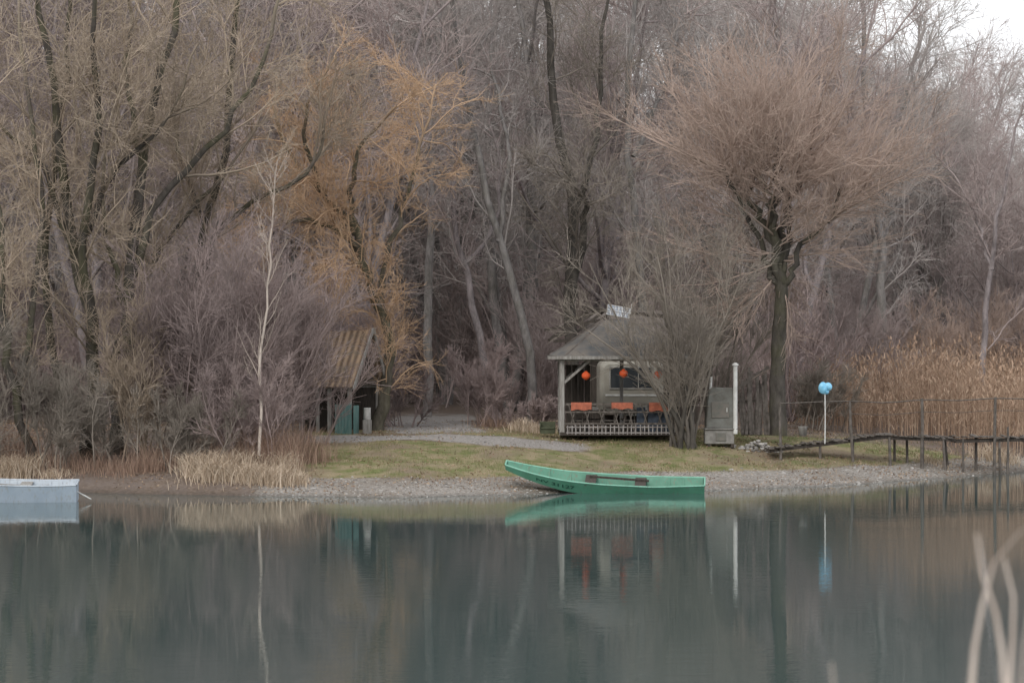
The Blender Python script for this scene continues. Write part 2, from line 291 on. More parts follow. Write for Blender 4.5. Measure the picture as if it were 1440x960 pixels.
def pollard():
    rng=np.random.default_rng(51); tb=Tubes()
    D=98.5
    lst=[(D,D,[(1095,612),(1094,520),(1100,400)],0.31,0.22),
     (D,D-.5,[(1100,410),(1088,330),(1095,250),(1088,165)],0.19,0.09),(D,D-1,[(1098,400),(1078,320),(1040,275),(1016,238)],0.15,0.08),
     (D,D+.6,[(1102,400),(1104,320),(1124,240),(1138,196)],0.17,0.09),(D,D+1,[(1095,400),(1064,340),(1050,290),(1062,230)],0.11,0.06),
     (D,D-1,[(1105,400),(1130,345),(1160,310),(1182,262)],0.11,0.06),(D,D-1.4,[(1098,380),(1085,300),(1070,240)],0.1,0.05),(D,D+1.4,[(1100,390),(1115,330),(1100,250),(1112,200)],0.1,0.05)]
    P,R=limbs(rng,tb,lst,wob=0.09,k=9,first=0.15)
    E=P[1:]
    c=24; m=len(E); pi=np.repeat(np.arange(m),c); t=1-np.abs(rng.normal(0,0.42,m*c)); t=np.clip(t,0.05,0.999)
    f=t*14; i=np.minimum(f.astype(int),13); pos=E[pi,i]+(E[pi,i+1]-E[pi,i])*(f-i)[:,None]
    cen=W(1097,350,D); out=norm(pos-cen)
    d=norm(out*0.55+rng.normal(size=(m*c,3))*np.array([0.9,0.9,0.4])+np.array([0,0,0.25]))
    L=rng.uniform(1.6,5.4,m*c)
    P2,R2=grow(rng,pos,d,L,L*0.0075+0.005,np.full(m*c,0.008),10,0.085,0.04); tb.add(P2,R2,4,rng)
    run_levels(rng,tb,P2,R2,[(8,0.12,0.97,28,2.1,0.4,6,0.10,0.03,0.009,0.009,3),(5,0.1,1,30,1.0,0.3,4,0.13,0.03,0.01,0.0065,3),(2,0.1,1,30,0.6,0.2,2,0.13,0.02,0.01,0.0055,3)])
    b0=W(1095,612,D); me=tb.mesh('pollard_willow',M_red); rebase(me,b0); mkobj('pollard_willow',me,None,tuple(b0))
pollard()
def fan(name,seed,px,py,D,Ht,stems,spread,mat,rt=0.008,k1=12,up=0.03,r=0.06,loc2=0.25,k2=7,k3=4):
    rng=np.random.default_rng(seed); tb=Tubes(); b0=W(px,py,D)
    b0[2]=float(height(np.array([b0[0]]),np.array([b0[1]]))[0])-0.05
    st=np.concatenate([rng.normal(0,loc2,(stems,2)),np.zeros((stems,1))],1)
    d=np.stack([rng.normal(0,spread,stems),rng.normal(0,spread,stems),np.ones(stems)],-1)
    P,R=grow(rng,st,d,Ht*rng.uniform(0.55,1.05,stems),rng.uniform(0.6,1.2,stems)*r,np.full(stems,0.012),10,0.075,up); tb.add(P,R,6,rng)
    run_levels(rng,tb,P,R,[(k1,0.15,1,30,Ht*0.34,0.45,6,0.1,0.06,0.009,rt*1.4,3),(k2,0.1,1,30,Ht*0.16,0.3,3,0.12,0.05,0.009,rt,3),(k3,0.1,1,30,Ht*0.09,0.2,2,0.13,0.03,0.01,rt*0.8,3)])
    return mkobj(name,tb.mesh(name,mat),None,tuple(b0))
fan('multi_stem_tree',61,962,612,96.3,7.4,12,0.17,M_olive,0.008,12,0.01,0.085,k2=6,k3=4)
fan('multi_stem_tree',62,1003,612,101.5,7.5,8,0.2,M_olive,0.008,12,0.01,0.06,k2=6,k3=4)
for n_,(px,D,Ht,st,sp,mt) in enumerate([(300,91,6.4,18,0.22,M_purple),(250,92.5,6.6,16,0.22,M_purple),(375,93.5,6.8,18,0.22,M_purple),(420,95.5,5.2,14,0.22,M_purple),(200,91.5,4.6,12,0.25,M_brown),(345,89.6,3.4,14,0.32,M_purple),(60,90.5,3.6,10,0.3,M_olive),(140,90.8,2.8,12,0.35,M_olive),(250,89,2.4,14,0.4,M_olive),(-60,90,5,12,0.3,M_olive)]):
    fan('bush',70+n_,px,640,D,Ht,st,sp,mt,0.008,11,0.02,0.03,0.5)
for n_,(px,D,Ht,mt) in enumerate([(1290,122,4.8,M_red),(1360,124,5.2,M_red),(1440,123,4.8,M_red),(1210,118,4.8,M_farp_haze),(1150,106,2.4,M_olive),(752,104,1.3,M_purple),(690,108,3.0,M_purple),(560,106,2.4,M_purple),(500,106,5,M_purple),(460,104,4,M_purple)]):
    fan('bush',90+n_,px,600,D,Ht,14,0.3,mt,0.009,11,0.02,0.025,0.5)
hero('pale_sapling',101,[(89.0,89.0,[(364,640),(367,520),(376,420),(382,330),(388,225)],0.05,0.014)],[(30,0.22,0.95,36,1.7,0.5,6,0.1,0.12,0.009,0.009,4),(5,0.2,1,35,0.6,0.3,3,0.12,0.05,0.01,0.006,3)],M_birch,0.03)
# ---------------------------------------------------------------- blades
def blades(name,base,H,Wd,lean,mat,seed=0,seg=2,droop=0.0,cv=None,leandir=None):
    rng=np.random.default_rng(seed); m=len(base); a=rng.uniform(0,6.283,m) if leandir is None else leandir
    ld=np.stack([np.cos(a),np.sin(a),np.zeros(m)],-1); wa=rng.uniform(0,6.283,m); wd=np.stack([np.cos(wa),np.sin(wa),np.zeros(m)],-1)
    rows=[]
    for s in range(seg+1):
        t=s/seg; off=ld*(lean*(t**1.6)*H)[:,None]; z=H*(t-droop*t**3); c=base+off; c=c+np.array([0,0,1.])*z[:,None]
        w=Wd*(1-0.85*t); rows.append(c-wd*w[:,None]/2); rows.append(c+wd*w[:,None]/2)
    V=np.stack(rows,1).reshape(-1,3); st=2*(seg+1); i=np.arange(m)[:,None]*st+np.arange(seg)[None]*2
    Q=np.stack([i,i+1,i+3,i+2],-1).reshape(-1,4)
    cvv=rng.uniform(0,1,m) if cv is None else cv
    me=mkmesh(name,V,Q,np.repeat(cvv,st),'cv',mat); return me
def scatter(rng,n,x0,x1,y0,y1,maskf):
    x=rng.uniform(x0,x1,n); y=rng.uniform(y0,y1,n); k=rng.uniform(0,1,n)<maskf(x,y); x=x[k];y=y[k]
    return np.stack([x,y,height(x,y)],-1)
rng=np.random.default_rng(5)
MG=blademat('grass_green',(0.10,0.125,0.045),(0.20,0.195,0.085),(0.34,0.28,0.17))
p=scatter(rng,130000,-9,22,86,106,lambda x,y:grassmask(x,y)*np.clip(0.1+1.8*(vnoise(x*0.9,y*0.9,21)-0.35),0.04,1)*np.interp(x,[-8,-2,4],[.45,.7,1]))
mkobj('grass',blades('grass',p,rng.uniform(0.03,0.11,len(p)),np.full(len(p),0.014),rng.uniform(0,0.7,len(p)),MG,1,cv=np.clip(vnoise(p[:,0]*0.5,p[:,1]*0.6,8)*.9+.08+rng.normal(0,0.25,len(p))-0.02*p[:,0],0,1)))
ML=blademat('leaf_litter',(0.16,0.10,0.07),(0.28,0.19,0.125),(0.40,0.31,0.22))
p=scatter(rng,80000,-22,24,84.5,112,lambda x,y:((y-shore(x))>0.3)*np.clip(vnoise(x*0.7,y*0.7,31)*1.3-0.25,0.08,1)*(1-0.8*pathmask(x,y)))
mkobj('fallen_leaves',blades('fallen_leaves',p+np.array([0,0,0.005]),rng.uniform(0.015,0.05,len(p)),rng.uniform(0.03,0.08,len(p)),rng.uniform(0.5,2,len(p)),ML,2,seg=1))
MS=blademat('dry_straw',(0.30,0.22,0.15),(0.50,0.40,0.30),(0.64,0.54,0.43))
cl=[];hs=[]
for (px,D,w,h,n) in [(300,87.3,0.7,1.15,700),(345,87.0,0.6,0.9,600),(385,86.8,0.6,0.95,700),(415,87.0,0.5,0.6,300),(275,88.2,0.5,1.2,500),(330,88.3,1.0,1.3,500),(395,88.6,0.6,1.2,400),(20,89.6,0.9,1.2,700),(75,89.2,0.6,0.5,200),(-40,89.5,1,1.1,500),(735,101.5,0.5,0.8,300),(760,101,0.6,0.6,300),(1400,103,0.9,0.9,500),(1310,100,0.6,0.4,250)]:
    x=XP(px,D)+rng.normal(0,w*0.5,n); y=D+rng.normal(0,0.35,n); cl.append(np.stack([x,y,height(x,y)],-1)); hs.append(h*rng.uniform(0.4,1.1,n))
cl=np.concatenate(cl);hs=np.concatenate(hs)
mkobj('dry_grass',blades('dry_grass',cl,hs,np.full(len(cl),0.018),rng.uniform(0.1,0.9,len(cl)),MS,3,seg=4,droop=0.45))
MB=blademat('dead_bracken',(0.17,0.11,0.085),(0.30,0.20,0.15),(0.42,0.31,0.235))
cl=[];hs=[]
for (px,D,w,h,n) in [(385,89.5,1.0,1.7,900),(430,91,0.8,1.4,600),(330,89.5,1.2,1.3,600),(220,89.5,1.4,1.0,700),(170,89.3,1.2,.6,500),(100,90.2,1.5,0.8,700),(10,91,1.2,1.8,700),(700,106,1.0,0.6,300)]:
    x=XP(px,D)+rng.normal(0,w*0.5,n); y=D+rng.normal(0,0.5,n); cl.append(np.stack([x,y,height(x,y)],-1)); hs.append(h*rng.uniform(0.4,1.1,n))
cl=np.concatenate(cl);hs=np.concatenate(hs)
mkobj('dead_weeds',blades('dead_weeds',cl,hs,np.full(len(cl),0.014),rng.uniform(0.1,0.6,len(cl)),MB,4,seg=3,droop=0.2))
MR=blademat('reed_brown',(0.25,0.165,0.115),(0.40,0.275,0.195),(0.52,0.395,0.295))
n=20000; x=rng.uniform(11.2,50,n); y=rng.uniform(103,127,n)
k=(y>shore(x)+2.0)&(y>np.interp(x,[10.5,13,17,22,50],[107,105,104,106,114])); x=x[k];y=y[k]; base=np.stack([x,y,height(x,y)],-1); h=rng.uniform(1.5,2.9,len(x))*(0.6+0.8*vnoise(x*0.5,y*0.5,44))*np.interp(x,[11.2,15],[0.6,1])
rb=empty('reed_bed',(0,0,0)); mkobj('stalks',blades('stalks',base,h,np.full(len(x),0.02),rng.uniform(0,0.22,len(x)),MR,5,seg=3),rb)
lb=np.repeat(base,4,0); lh=np.repeat(h,4); tt=rng.uniform(0.2,0.9,len(lb)); lb=lb+np.array([0,0,1.])*(tt*lh)[:,None]
mkobj('leaves',blades('leaves',lb,rng.uniform(0.2,0.6,len(lb)),np.full(len(lb),0.026),rng.uniform(0.4,1.4,len(lb)),MR,6,seg=3,droop=0.7),rb)
pb=base+np.array([0,0,1.])*(h*0.95)[:,None]
mkobj('plumes',blades('plumes',pb,rng.uniform(0.15,0.35,len(pb)),np.full(len(pb),0.06),rng.uniform(0.2,0.9,len(pb)),MR,7,seg=3,droop=0.3,cv=rng.uniform(0.2,0.8,len(pb))),rb)
p=scatter(rng,26000,-8.5,24,84,105,lambda x,y:np.maximum(gravelmask(x,y)*((y-shore(x))>-0.5),pathmask(x,y)*0.3))
ph=(1+5**.5)/2
ICO=np.array([[-1,ph,0],[1,ph,0],[-1,-ph,0],[1,-ph,0],[0,-1,ph],[0,1,ph],[0,-1,-ph],[0,1,-ph],[ph,0,-1],[ph,0,1],[-ph,0,-1],[-ph,0,1]])/1.9
ICF=np.array([[0,11,5],[0,5,1],[0,1,7],[0,7,10],[0,10,11],[1,5,9],[5,11,4],[11,10,2],[10,7,6],[7,1,8],[3,9,4],[3,4,2],[3,2,6],[3,6,8],[3,8,9],[4,9,5],[2,4,11],[6,2,10],[8,6,7],[9,8,1]])
def rocks(name,p,r,mat,seed):
    rng=np.random.default_rng(seed); m=len(p)
    V=p[:,None,:]+ICO[None]*r[:,None,None]*rng.uniform(0.7,1.15,(m,12,1))*rng.uniform([[[.7,.7,.4]]],[[[1.2,1.2,.75]]],(m,1,3))
    T=(np.arange(m)[:,None,None]*12+ICF[None]).reshape(-1,3); return mkmesh(name,V.reshape(-1,3),T,np.repeat(rng.uniform(0,1,m),12),'cv',mat)
MST=blademat('pebble',(0.14,0.13,0.12),(0.28,0.265,0.245),(0.44,0.42,0.40))
mkobj('gravel_stones',rocks('gravel_stones',p,np.abs(rng.normal(0.012,0.018,len(p)))+0.012,MST,3))
# ---------------------------------------------------------------- building helpers
def boxV(c,s,R=None):
    o=np.array([[x,y,z] for x in(-.5,.5) for y in(-.5,.5) for z in(-.5,.5)])*np.array(s)
    if R is not None: o=o@np.array(R).T
    return o+np.array(c)
BQ=np.array([[0,1,3,2],[4,6,7,5],[0,4,5,1],[2,3,7,6],[0,2,6,4],[1,5,7,3]])
def boxes(name,lst,mat,parent=None,bev=0.008):
    V=[];Q=[]
    for j,b_ in enumerate(lst):
        V.append(boxV(*b_)); Q.append(BQ+8*j)
    o=mkobj(name,mkmesh(name,np.concatenate(V),np.concatenate(Q),None,'',mat),parent)
    if bev: md=o.modifiers.new('b','BEVEL'); md.width=bev; md.segments=1
    return o
def beam(p0,p1,w,h):
    p0=Vector(p0);p1=Vector(p1); d=p1-p0; L=d.length; z=d.normalized(); up=Vector((0,1,0)) if abs(z.y)<0.9 else Vector((0,0,1))
    x=up.cross(z).normalized(); y=z.cross(x); R=Matrix((x,y,z)).transposed(); return ((p0+p1)/2,(w,h,L),R)
def tube1(name,pts,rs,mat,parent=None,k=10):
    tb=Tubes(); P=np.array([pts],float); R=np.array([rs],float) if hasattr(rs,'__len__') else np.full((1,len(pts)),rs); tb.add(P,R,k,np.random.default_rng(0))
    return mkobj(name,tb.mesh(name,mat),parent)
def poly(name,V,Fc,mat,parent=None,solid=0):
    me=bpy.data.meshes.new(name); me.from_pydata([tuple(map(float,v)) for v in V],[],Fc); me.materials.append(mat); me.update(); o=mkobj(name,me,parent)
    if solid: md=o.modifiers.new('s','SOLIDIFY'); md.thickness=solid; md.offset=0
    return o
def lathe(name,prof,mat,parent=None,loc=(0,0,0),k=20):
    V=[];Fc=[]
    for r,z in prof:
        for j in range(k): a=j/k*6.28318; V.append((r*math.cos(a)+loc[0],r*math.sin(a)+loc[1],z+loc[2]))
    for i in range(len(prof)-1):
        for j in range(k): Fc.append((i*k+j,i*k+(j+1)%k,(i+1)*k+(j+1)%k,(i+1)*k+j))
    o=poly(name,V,Fc,mat,parent)
    for p_ in o.data.polygons: p_.use_smooth=True
    return o
WG=simple('weathered_wood',(0.34,0.33,0.31),(0.20,0.185,0.17),5,0.9,(4,4,0.6),0.3)
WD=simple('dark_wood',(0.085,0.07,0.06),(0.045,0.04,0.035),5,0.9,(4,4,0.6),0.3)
WP=simple('pier_wood',(0.17,0.15,0.135),(0.08,0.07,0.06),5,0.9,(2,2,1),0.3)
ROOF=simple('roof_felt',(0.085,0.09,0.095),(0.17,0.15,0.13),1.6,0.85,(1,1,1),0.4)
ROOF2=simple('roof_old_brown',(0.11,0.095,0.085),(0.19,0.165,0.15),3,0.9,(1,1,1),0.4)
WHITE=simple('white_paint',(0.72,0.72,0.70),(0.5,0.5,0.48),4,0.6)
ORANGE=simple('orange_cloth',(0.46,0.15,0.09),(0.30,0.10,0.065),7,0.8)
RED=simple('lantern_red',(0.74,0.12,0.04),(0.56,0.09,0.03),5,0.6)
CREAM=simple('caravan_cream',(0.36,0.345,0.30),(0.27,0.25,0.21),1.5,0.5,spec=0.4)
GLASS,nt,b=newmat('dark_glass'); b.inputs['Base Color'].default_value=(0.03,0.035,0.04,1); b.inputs['Roughness'].default_value=0.08; b.inputs['Specular IOR Level'].default_value=0.5
TEAL=simple('teal_paint',(0.10,0.20,0.19),(0.17,0.26,0.245),5,0.8,(3,3,0.5))
TILE,nt,b=newmat('clay_tiles')
wv=N(nt,'ShaderNodeTexWave'); wv.bands_direction='X'; wv.inputs['Scale'].default_value=1.3; wv.inputs['Distortion'].default_value=0.8; tc=objcoord(nt); nt.links.new(tc,wv.inputs['Vector'])
cc=mixc(nt,wv.outputs['Fac'],(0.15,0.105,0.075),(0.40,0.29,0.20)); cc=mixc(nt,ramp(nt,noise(nt,3,4,tc),0.5,0.7),cc,(0.18,0.15,0.12)); nt.links.new(cc,b.inputs['Base Color']); b.inputs['Roughness'].default_value=0.9
METAL=simple('grey_metal',(0.20,0.205,0.19),(0.12,0.115,0.10),3,0.6,spec=0.4)
# ---------------------------------------------------------------- pavilion
rg=np.random.default_rng(9)
pvo=np.array([3.7,99.6,1.47]); pv=empty('garden_pavilion',tuple(pvo))
px_=1.98; py_=1.7
posts=[((sx_*px_,sy_*py_,1.25),(0.17,0.17,2.6)) for sx_ in(-1,1) for sy_ in(-1,1)]+[((0.2,py_,1.25),(0.12,0.12,2.6))]
boxes('posts',posts,WG,pv)
boxes('beams',[((0,-py_,2.58),(4.3,0.1,0.16)),((0,py_,2.58),(4.3,0.1,0.16)),((-px_,0,2.585),(0.1,3.3,0.15)),((px_,0,2.585),(0.1,3.3,0.15))],WG,pv)
boxes('braces',[beam((-px_+.07,-py_,1.75),(-px_+.95,-py_,2.52),0.09,0.09),beam((px_-.07,-py_,1.75),(px_-.95,-py_,2.52),0.09,0.09),beam((-px_,-py_+.07,1.8),(-px_,-py_+.9,2.5),0.09,0.085),beam((-px_+.07,py_,1.75),(-px_+.95,py_,2.5),0.09,0.09)],WG,pv)
hx,hy=2.42,2.15; ez=2.66; az=3.92
rings=[(hx,hy,ez),(hx*0.86,hy*0.84,ez+0.2),(hx*0.66,hy*0.62,ez+0.52),(hx*0.42,hy*0.36,ez+0.92),(hx*0.2,0.06,az)]
V=[];Fc=[]
def rect(a,b_,z): 
    c_=min(a,b_)*0.25
    return [(-a+c_,-b_,z),(a-c_,-b_,z),(a,-b_+c_,z),(a,b_-c_,z),(a-c_,b_,z),(-a+c_,b_,z),(-a,b_-c_,z),(-a,-b_+c_,z)]
for a_,b_,z_ in rings: V+=[(x_+rg.normal(0,.02),y_+rg.normal(0,.02),z_+rg.normal(0,.015)) for x_,y_,z_ in rect(a_,b_,z_)]
for i_ in range(4):
    for j in range(8): Fc.append((i_*8+j,i_*8+(j+1)%8,(i_+1)*8+(j+1)%8,(i_+1)*8+j))
Fc.append(tuple(range(32,40)))
poly('roof',V,Fc,ROOF,pv,0.04)
# battens on the hips and felt seams
seam=[]
for j in range(8):
    for i_ in range(4): seam.append(beam(Vector(V[i_*8+j])+Vector((0,0,.03)),Vector(V[(i_+1)*8+j])+Vector((0,0,.03)),.05,.03))
boxes('roof_battens',seam,ROOF2,pv,0)
r0=rect(hx+.01,hy+.01,ez-0.04)
boxes('fascia',[(((np.array(r0[j])+np.array(r0[(j+1)%8]))/2),(float(np.linalg.norm(np.array(r0[j])-np.array(r0[(j+1)%8])))+.02,0.03,0.11),np.array(Matrix.Rotation(math.atan2(r0[(j+1)%8][1]-r0[j][1],r0[(j+1)%8][0]-r0[j][0]),3,'Z'))) for j in range(8)],WG,pv,0)
rl=[((0,-py_,1.02),(3.8,0.05,0.07)),((0,-py_,0.35),(3.8,0.05,0.06)),((0,-py_,0.75),(3.8,0.04,0.05))]
for j in range(8):
    xx=-1.75+j*0.5; rl.append(beam((xx,-py_+.03,0.05),(xx+0.28,-py_+.03,1.0),0.04,0.03)); rl.append(beam((xx+.28,-py_-.02,0.05),(xx,-py_-.02,1.0),0.04,0.03))
boxes('railing',rl,WP,pv,0)
V=[];Fc=[]
for (a_,b_,dp) in ((803,832,.82),(860,890,.86),(913,941,.79)):
    x0=XP(a_,97.8)-3.7; x1=XP(b_,97.8)-3.7; cx_=(x0+x1)/2; w_=x1-x0
    n0=len(V)
    for i_ in range(9):
        for (yy,zz) in ((-py_-.06,dp),(-py_-.055,1.0),(-py_-.03,1.075),(-py_+.04,1.075),(-py_+.06,0.95)):
            V.append((cx_-w_/2+w_*i_/8,yy+0.012*math.sin(i_*2.1)*(zz<1.05),zz-(0.025*math.sin(i_*1.3+dp*40) if zz<0.9 else 0)))
    for i_ in range(8):
        for j in range(4): a0=n0+i_*5+j; Fc.append((a0,a0+5,a0+6,a0+1))
poly('rail_blankets',V,Fc,ORANGE,pv,0.015)
pk=[((-0.05,-2.32,0.25),(3.6,0.03,0.035)),((-0.05,-2.32,0.06),(3.6,0.03,0.035))]+[((-1.8+j*0.146+rg.normal(0,.008),-2.345,0.16),(0.035,0.02,0.32+rg.normal(0,.015))) for j in range(25)]
boxes('picket_edging',pk,simple('picket_paint',(0.36,0.34,0.33),(0.20,0.18,0.17)),pv,0)
for j,(pxx,pyy) in enumerate(((824,528),(877,525),(925,527))):
    w_=W(pxx,pyy,97.75)-pvo; r=0.155
    lathe('lantern_%d'%(j+1),[(0.03,-r*0.95),(0.05,-r*0.85)]+[(r*math.cos(t_)*(1 if q%2 else 0.94),r*0.85*math.sin(t_)) for q,t_ in enumerate(np.linspace(-1.1,1.1,9))]+[(0.05,r*0.85),(0.03,r*1.0)],RED,pv,tuple(w_))
    tube1('lantern_cord_%d'%(j+1),[w_+np.array([0,0,r]),w_+np.array([0,0,0.3]),(w_[0],w_[1],2.6)],0.006,WD,pv,5)
tb_=[]
for cx_ in(-1.0,0.75):
    tb_+=[((cx_,-0.2,0.76),(1.25,0.8,0.05)),((cx_,-0.9,0.45),(1.25,0.28,0.04)),((cx_,0.5,0.45),(1.25,0.28,0.04))]
    for s_ in(-.5,.5): tb_+=[((cx_+s_,-0.2,0.37),(0.06,0.6,0.73)),((cx_+s_,-0.9,0.21),(0.05,0.2,0.43)),((cx_+s_,0.5,0.21),(0.05,0.2,0.43)),((cx_+s_,-0.2,0.25),(0.05,1.5,0.06))]
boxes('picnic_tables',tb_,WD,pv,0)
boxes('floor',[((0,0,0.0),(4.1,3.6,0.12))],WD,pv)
# porch clutter: dark panel, chairs, pots on tables, hanging tools
DB=simple('dark_blue_tarp',(0.07,0.085,0.11),(0.04,0.05,0.065))
boxes('tarp_panel',[((1.35,-1.5,.55),(.75,.05,.95)),((.75,-1.45,.5),(.3,.04,.8))],DB,pv,.01)
ch=[]
for cx_,cy_ in((-1.45,-1.25),(-.35,-1.3),(.35,-1.25)):
    ch+=[((cx_,cy_,.45),(.4,.4,.03)),((cx_,cy_-.19,.72),(.4,.03,.12)),((cx_,cy_-.19,.9),(.4,.03,.08))]+[((cx_+a_*.18,cy_+b_*.18,.22 if b_>0 else .46),(.03,.03,.44 if b_>0 else .92)) for a_ in(-1,1) for b_ in(-1,1)]
boxes('chairs',ch,WP,pv,0)
boxes('table_items',[((-1.2,-.3,.86),(.12,.12,.16)),((-.8,-.2,.84),(.2,.15,.12)),((.5,-.3,.88),(.1,.1,.2)),((.9,-.1,.85),(.25,.2,.13))],WG,pv,.01)
boxes('hanging_tools',[((-1.5,py_-.1,1.9),(.06,.04,.9)),((-1.25,py_-.1,2.0),(.2,.04,.3)),((-1.0,py_-.1,1.85),(.05,.04,1.1))]+[((-1.9+j*.22,py_+.06,1.2),(.2,.03,2.3)) for j in range(5)],WD,pv,0)
# ---------------------------------------------------------------- caravan (end view)
cv=empty('caravan',(XP(888,103.5),105.2,1.55))
def rr(w,h,r,z0,n=5):
    o=[]
    for (cx_,cz_,a0) in ((w/2-r,h-r,0),(-w/2+r,h-r,90),(-w/2+.08,.08,180),(w/2-.08,.08,270)):
        R_=r if cz_>1 else .08
        for j in range(n): a=math.radians(a0+90*j/(n-1)); o.append((cx_+R_*math.cos(a),cz_+R_*math.sin(a)+z0))
    return o
V=[];Fc=[]; sec=[(-1.75,0.86,0.03),(-1.68,0.96,0),(-1.5,1,0),(1.5,1,0),(1.7,0.95,0)]
o0=rr(2.35,2.0,0.28,0.42)
for (yy,s_,_) in sec: V+=[(x_*s_,yy,1.45+(z_-1.45)*s_) for x_,z_ in o0]
n_=len(o0)
for i_ in range(4):
    for j in range(n_): Fc.append((i_*n_+j,i_*n_+(j+1)%n_,(i_+1)*n_+(j+1)%n_,(i_+1)*n_+j))
Fc+= [tuple(range(n_))[::-1],tuple(range(4*n_,5*n_))]
poly('body',V,Fc,CREAM,cv)
boxes('window',[((0.0,-1.765,1.78),(1.5,0.03,0.72))],GLASS,cv)
boxes('window_frame',[((0,-1.775,2.17),(1.6,0.04,0.05)),((0,-1.775,1.39),(1.6,0.04,0.05)),((-.79,-1.775,1.78),(0.05,0.04,0.74)),((.79,-1.775,1.78),(0.05,0.04,0.74)),((0.25,-1.785,1.78),(0.035,0.03,0.74))],simple('frame_grey',(0.35,0.34,0.32)),cv)
boxes('trim_band',[((0,-1.765,1.15),(1.9,0.03,0.07))],WHITE,cv)
boxes('tow_bar',[beam((-.5,-1.7,.45),(0,-2.5,.45),.06,.06),beam((.5,-1.7,.45),(0,-2.5,.45),.06,.06)],METAL,cv)
for s_ in(-1.0,1.0):
    w_=lathe('wheel_%d'%(1 if s_<0 else 2),[(0.05,-.09),(0.2,-.09),(0.3,-.08),(0.32,0),(0.3,.08),(0.2,.09),(0.05,.09)],WD,cv,(0,0,0)); w_.rotation_euler=(0,math.pi/2,0); w_.location=(s_,0.1,0.32)
# ---------------------------------------------------------------- shack behind
sho=np.array([4.9,108.6,1.5]); sh=empty('wooden_shack',tuple(sho))
wl=[((-2.0+j*0.2,-1.4,1.7),(0.19,0.03+0.01*(j%2),3.3)) for j in range(21)]
wl+=[((-2.0,-1.3+j*0.2,1.7),(0.03+0.01*(j%2),0.19,3.3)) for j in range(14)]+[((2.0,-1.3+j*0.2,1.7),(0.03+0.01*(j%2),0.19,3.3)) for j in range(14)]+[((-2.0+j*0.2,1.4,1.7),(0.19,0.03+0.01*(j%2),3.3)) for j in range(21)]
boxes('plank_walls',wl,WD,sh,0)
V=[(-2.5,-2.0,2.9),(2.6,-2.0,2.9),(2.6,0,4.3),(-1.8,0,4.3),(2.6,2,3.0),(-2.5,2,3.0)]
poly('roof',V,[(0,1,2,3),(3,2,4,5),(0,3,5)],ROOF2,sh,0.06)
boxes('rafters',[beam(W(a_,b_,106.4)-sho,W(c_,d_,107.6)-sho,.11,.1) for a_,b_,c_,d_ in ((772,478,830,436),(784,474,840,436),(796,478,850,437),(810,476,860,439))]+[beam(W(766,464,106.2)-sho,W(856,448,106.6)-sho,.1,.08),beam(W(778,480,106.2)-sho,W(860,474,106.3)-sho,.12,.09),beam(W(815,434,107.4)-sho,W(940,445,107.4)-sho,.14,.14)]+[((-2.75,-2.1,1.6),(.12,.12,3.2))],WD,sh,0)
sp=empty('solar_panel',(XP(870,106),106.3,0)); zc=CH-(438-HY)/F*106.3
R=Matrix.Rotation(math.radians(10),3,'Y')@Matrix.Rotation(math.radians(50),3,'X')
def RB(c,s): c=R@Vector(c); return ((c.x,c.y,c.z+zc),s,np.array(R))
boxes('panel',[RB((0,0,0),(0.86,0.5,0.03))],simple('panel_pale',(0.30,0.34,0.40),(0.2,0.23,0.29)),sp)
boxes('grid_lines',[RB((-.42+j*.14,0,.018),(0.02,0.5,0.012)) for j in range(7)]+[RB((0,-.24+j*.12,.0185),(0.86,0.018,0.012)) for j in range(5)],WHITE,sp,0)
boxes('stand',[beam((0.3,0.1,zc),(0.45,0.3,zc-.6),.03,.03),beam((-.3,.1,zc),(-.3,.3,zc-.6),.03,.03),beam((0.45,0,zc-.1),(0.5,0,zc+.3),.03,.03)],WHITE,sp,0)
# ---------------------------------------------------------------- left shed
sd_=empty('wooden_shed',(XP(478,100.5),100.5,1.42),math.radians(-24))
hw,hl=1.15,0.95; ezs=1.75; rz=3.6
V=[(-hl-.3,-hw-.15,ezs-.12),(hl+.25,-hw-.15,ezs-.12),(hl+.35,0,rz),(-hl+.1,0,rz-.05),(hl+.25,hw+.15,ezs-.1),(-hl-.3,hw+.15,ezs-.1)]
poly('roof',V,[(0,1,2,3),(3,2,4,5)],TILE,sd_,0.07)
gp=[]
for j in range(11):
    yy=-hw+0.1+j*0.21; top=rz-.12-abs(yy)*(rz-ezs)/hw; gp.append(((hl,yy,(ezs+top)/2-.05),(0.03+.008*(j%2),0.19,max(top-ezs+.1,0.15))))
boxes('gable_planks',gp,WD,sd_,0)
boxes('barge_boards',[beam((hl+.38,0,rz+.08),(hl+.28,-hw-.2,ezs-.2),0.05,0.13),beam((hl+.38,0,rz+.08),(hl+.28,hw+.2,ezs-.2),0.05,0.13)],WG,sd_,0)
boxes('posts',[((sx_*hl,sy_*hw*.95,ezs/2-.05),(0.12,0.12,ezs)) for sx_ in(-1,1) for sy_ in(-1,1)]+[((0,-hw,ezs-.1),(2*hl,0.08,.12)),((0,hw,ezs-.1),(2*hl,0.08,.12)),((-.3,-hw*.95,ezs/2-.05),(0.1,0.08,ezs)),((0.15,-hw*.95,ezs/2),(0.14,0.03,ezs-.1))],WG,sd_)
boxes('back_wall',[((-hl+j*0.2+.1,hw-.02,ezs/2),(0.19,0.03,ezs)) for j in range(10)]+[((-hl-.02,-hw+.12+j*.2,ezs/2),(0.03,.19,ezs)) for j in range(11)],WD,sd_,0)
boxes('teal_door',[((hl-.42+j*.13,-hw-.12+.004*(j%2),0.52),(0.12,0.03,1.05)) for j in range(5)]+[((hl+.16,-hw+.1+j*.13,0.5),(0.03,0.12,1.0)) for j in range(3)],TEAL,sd_,0)
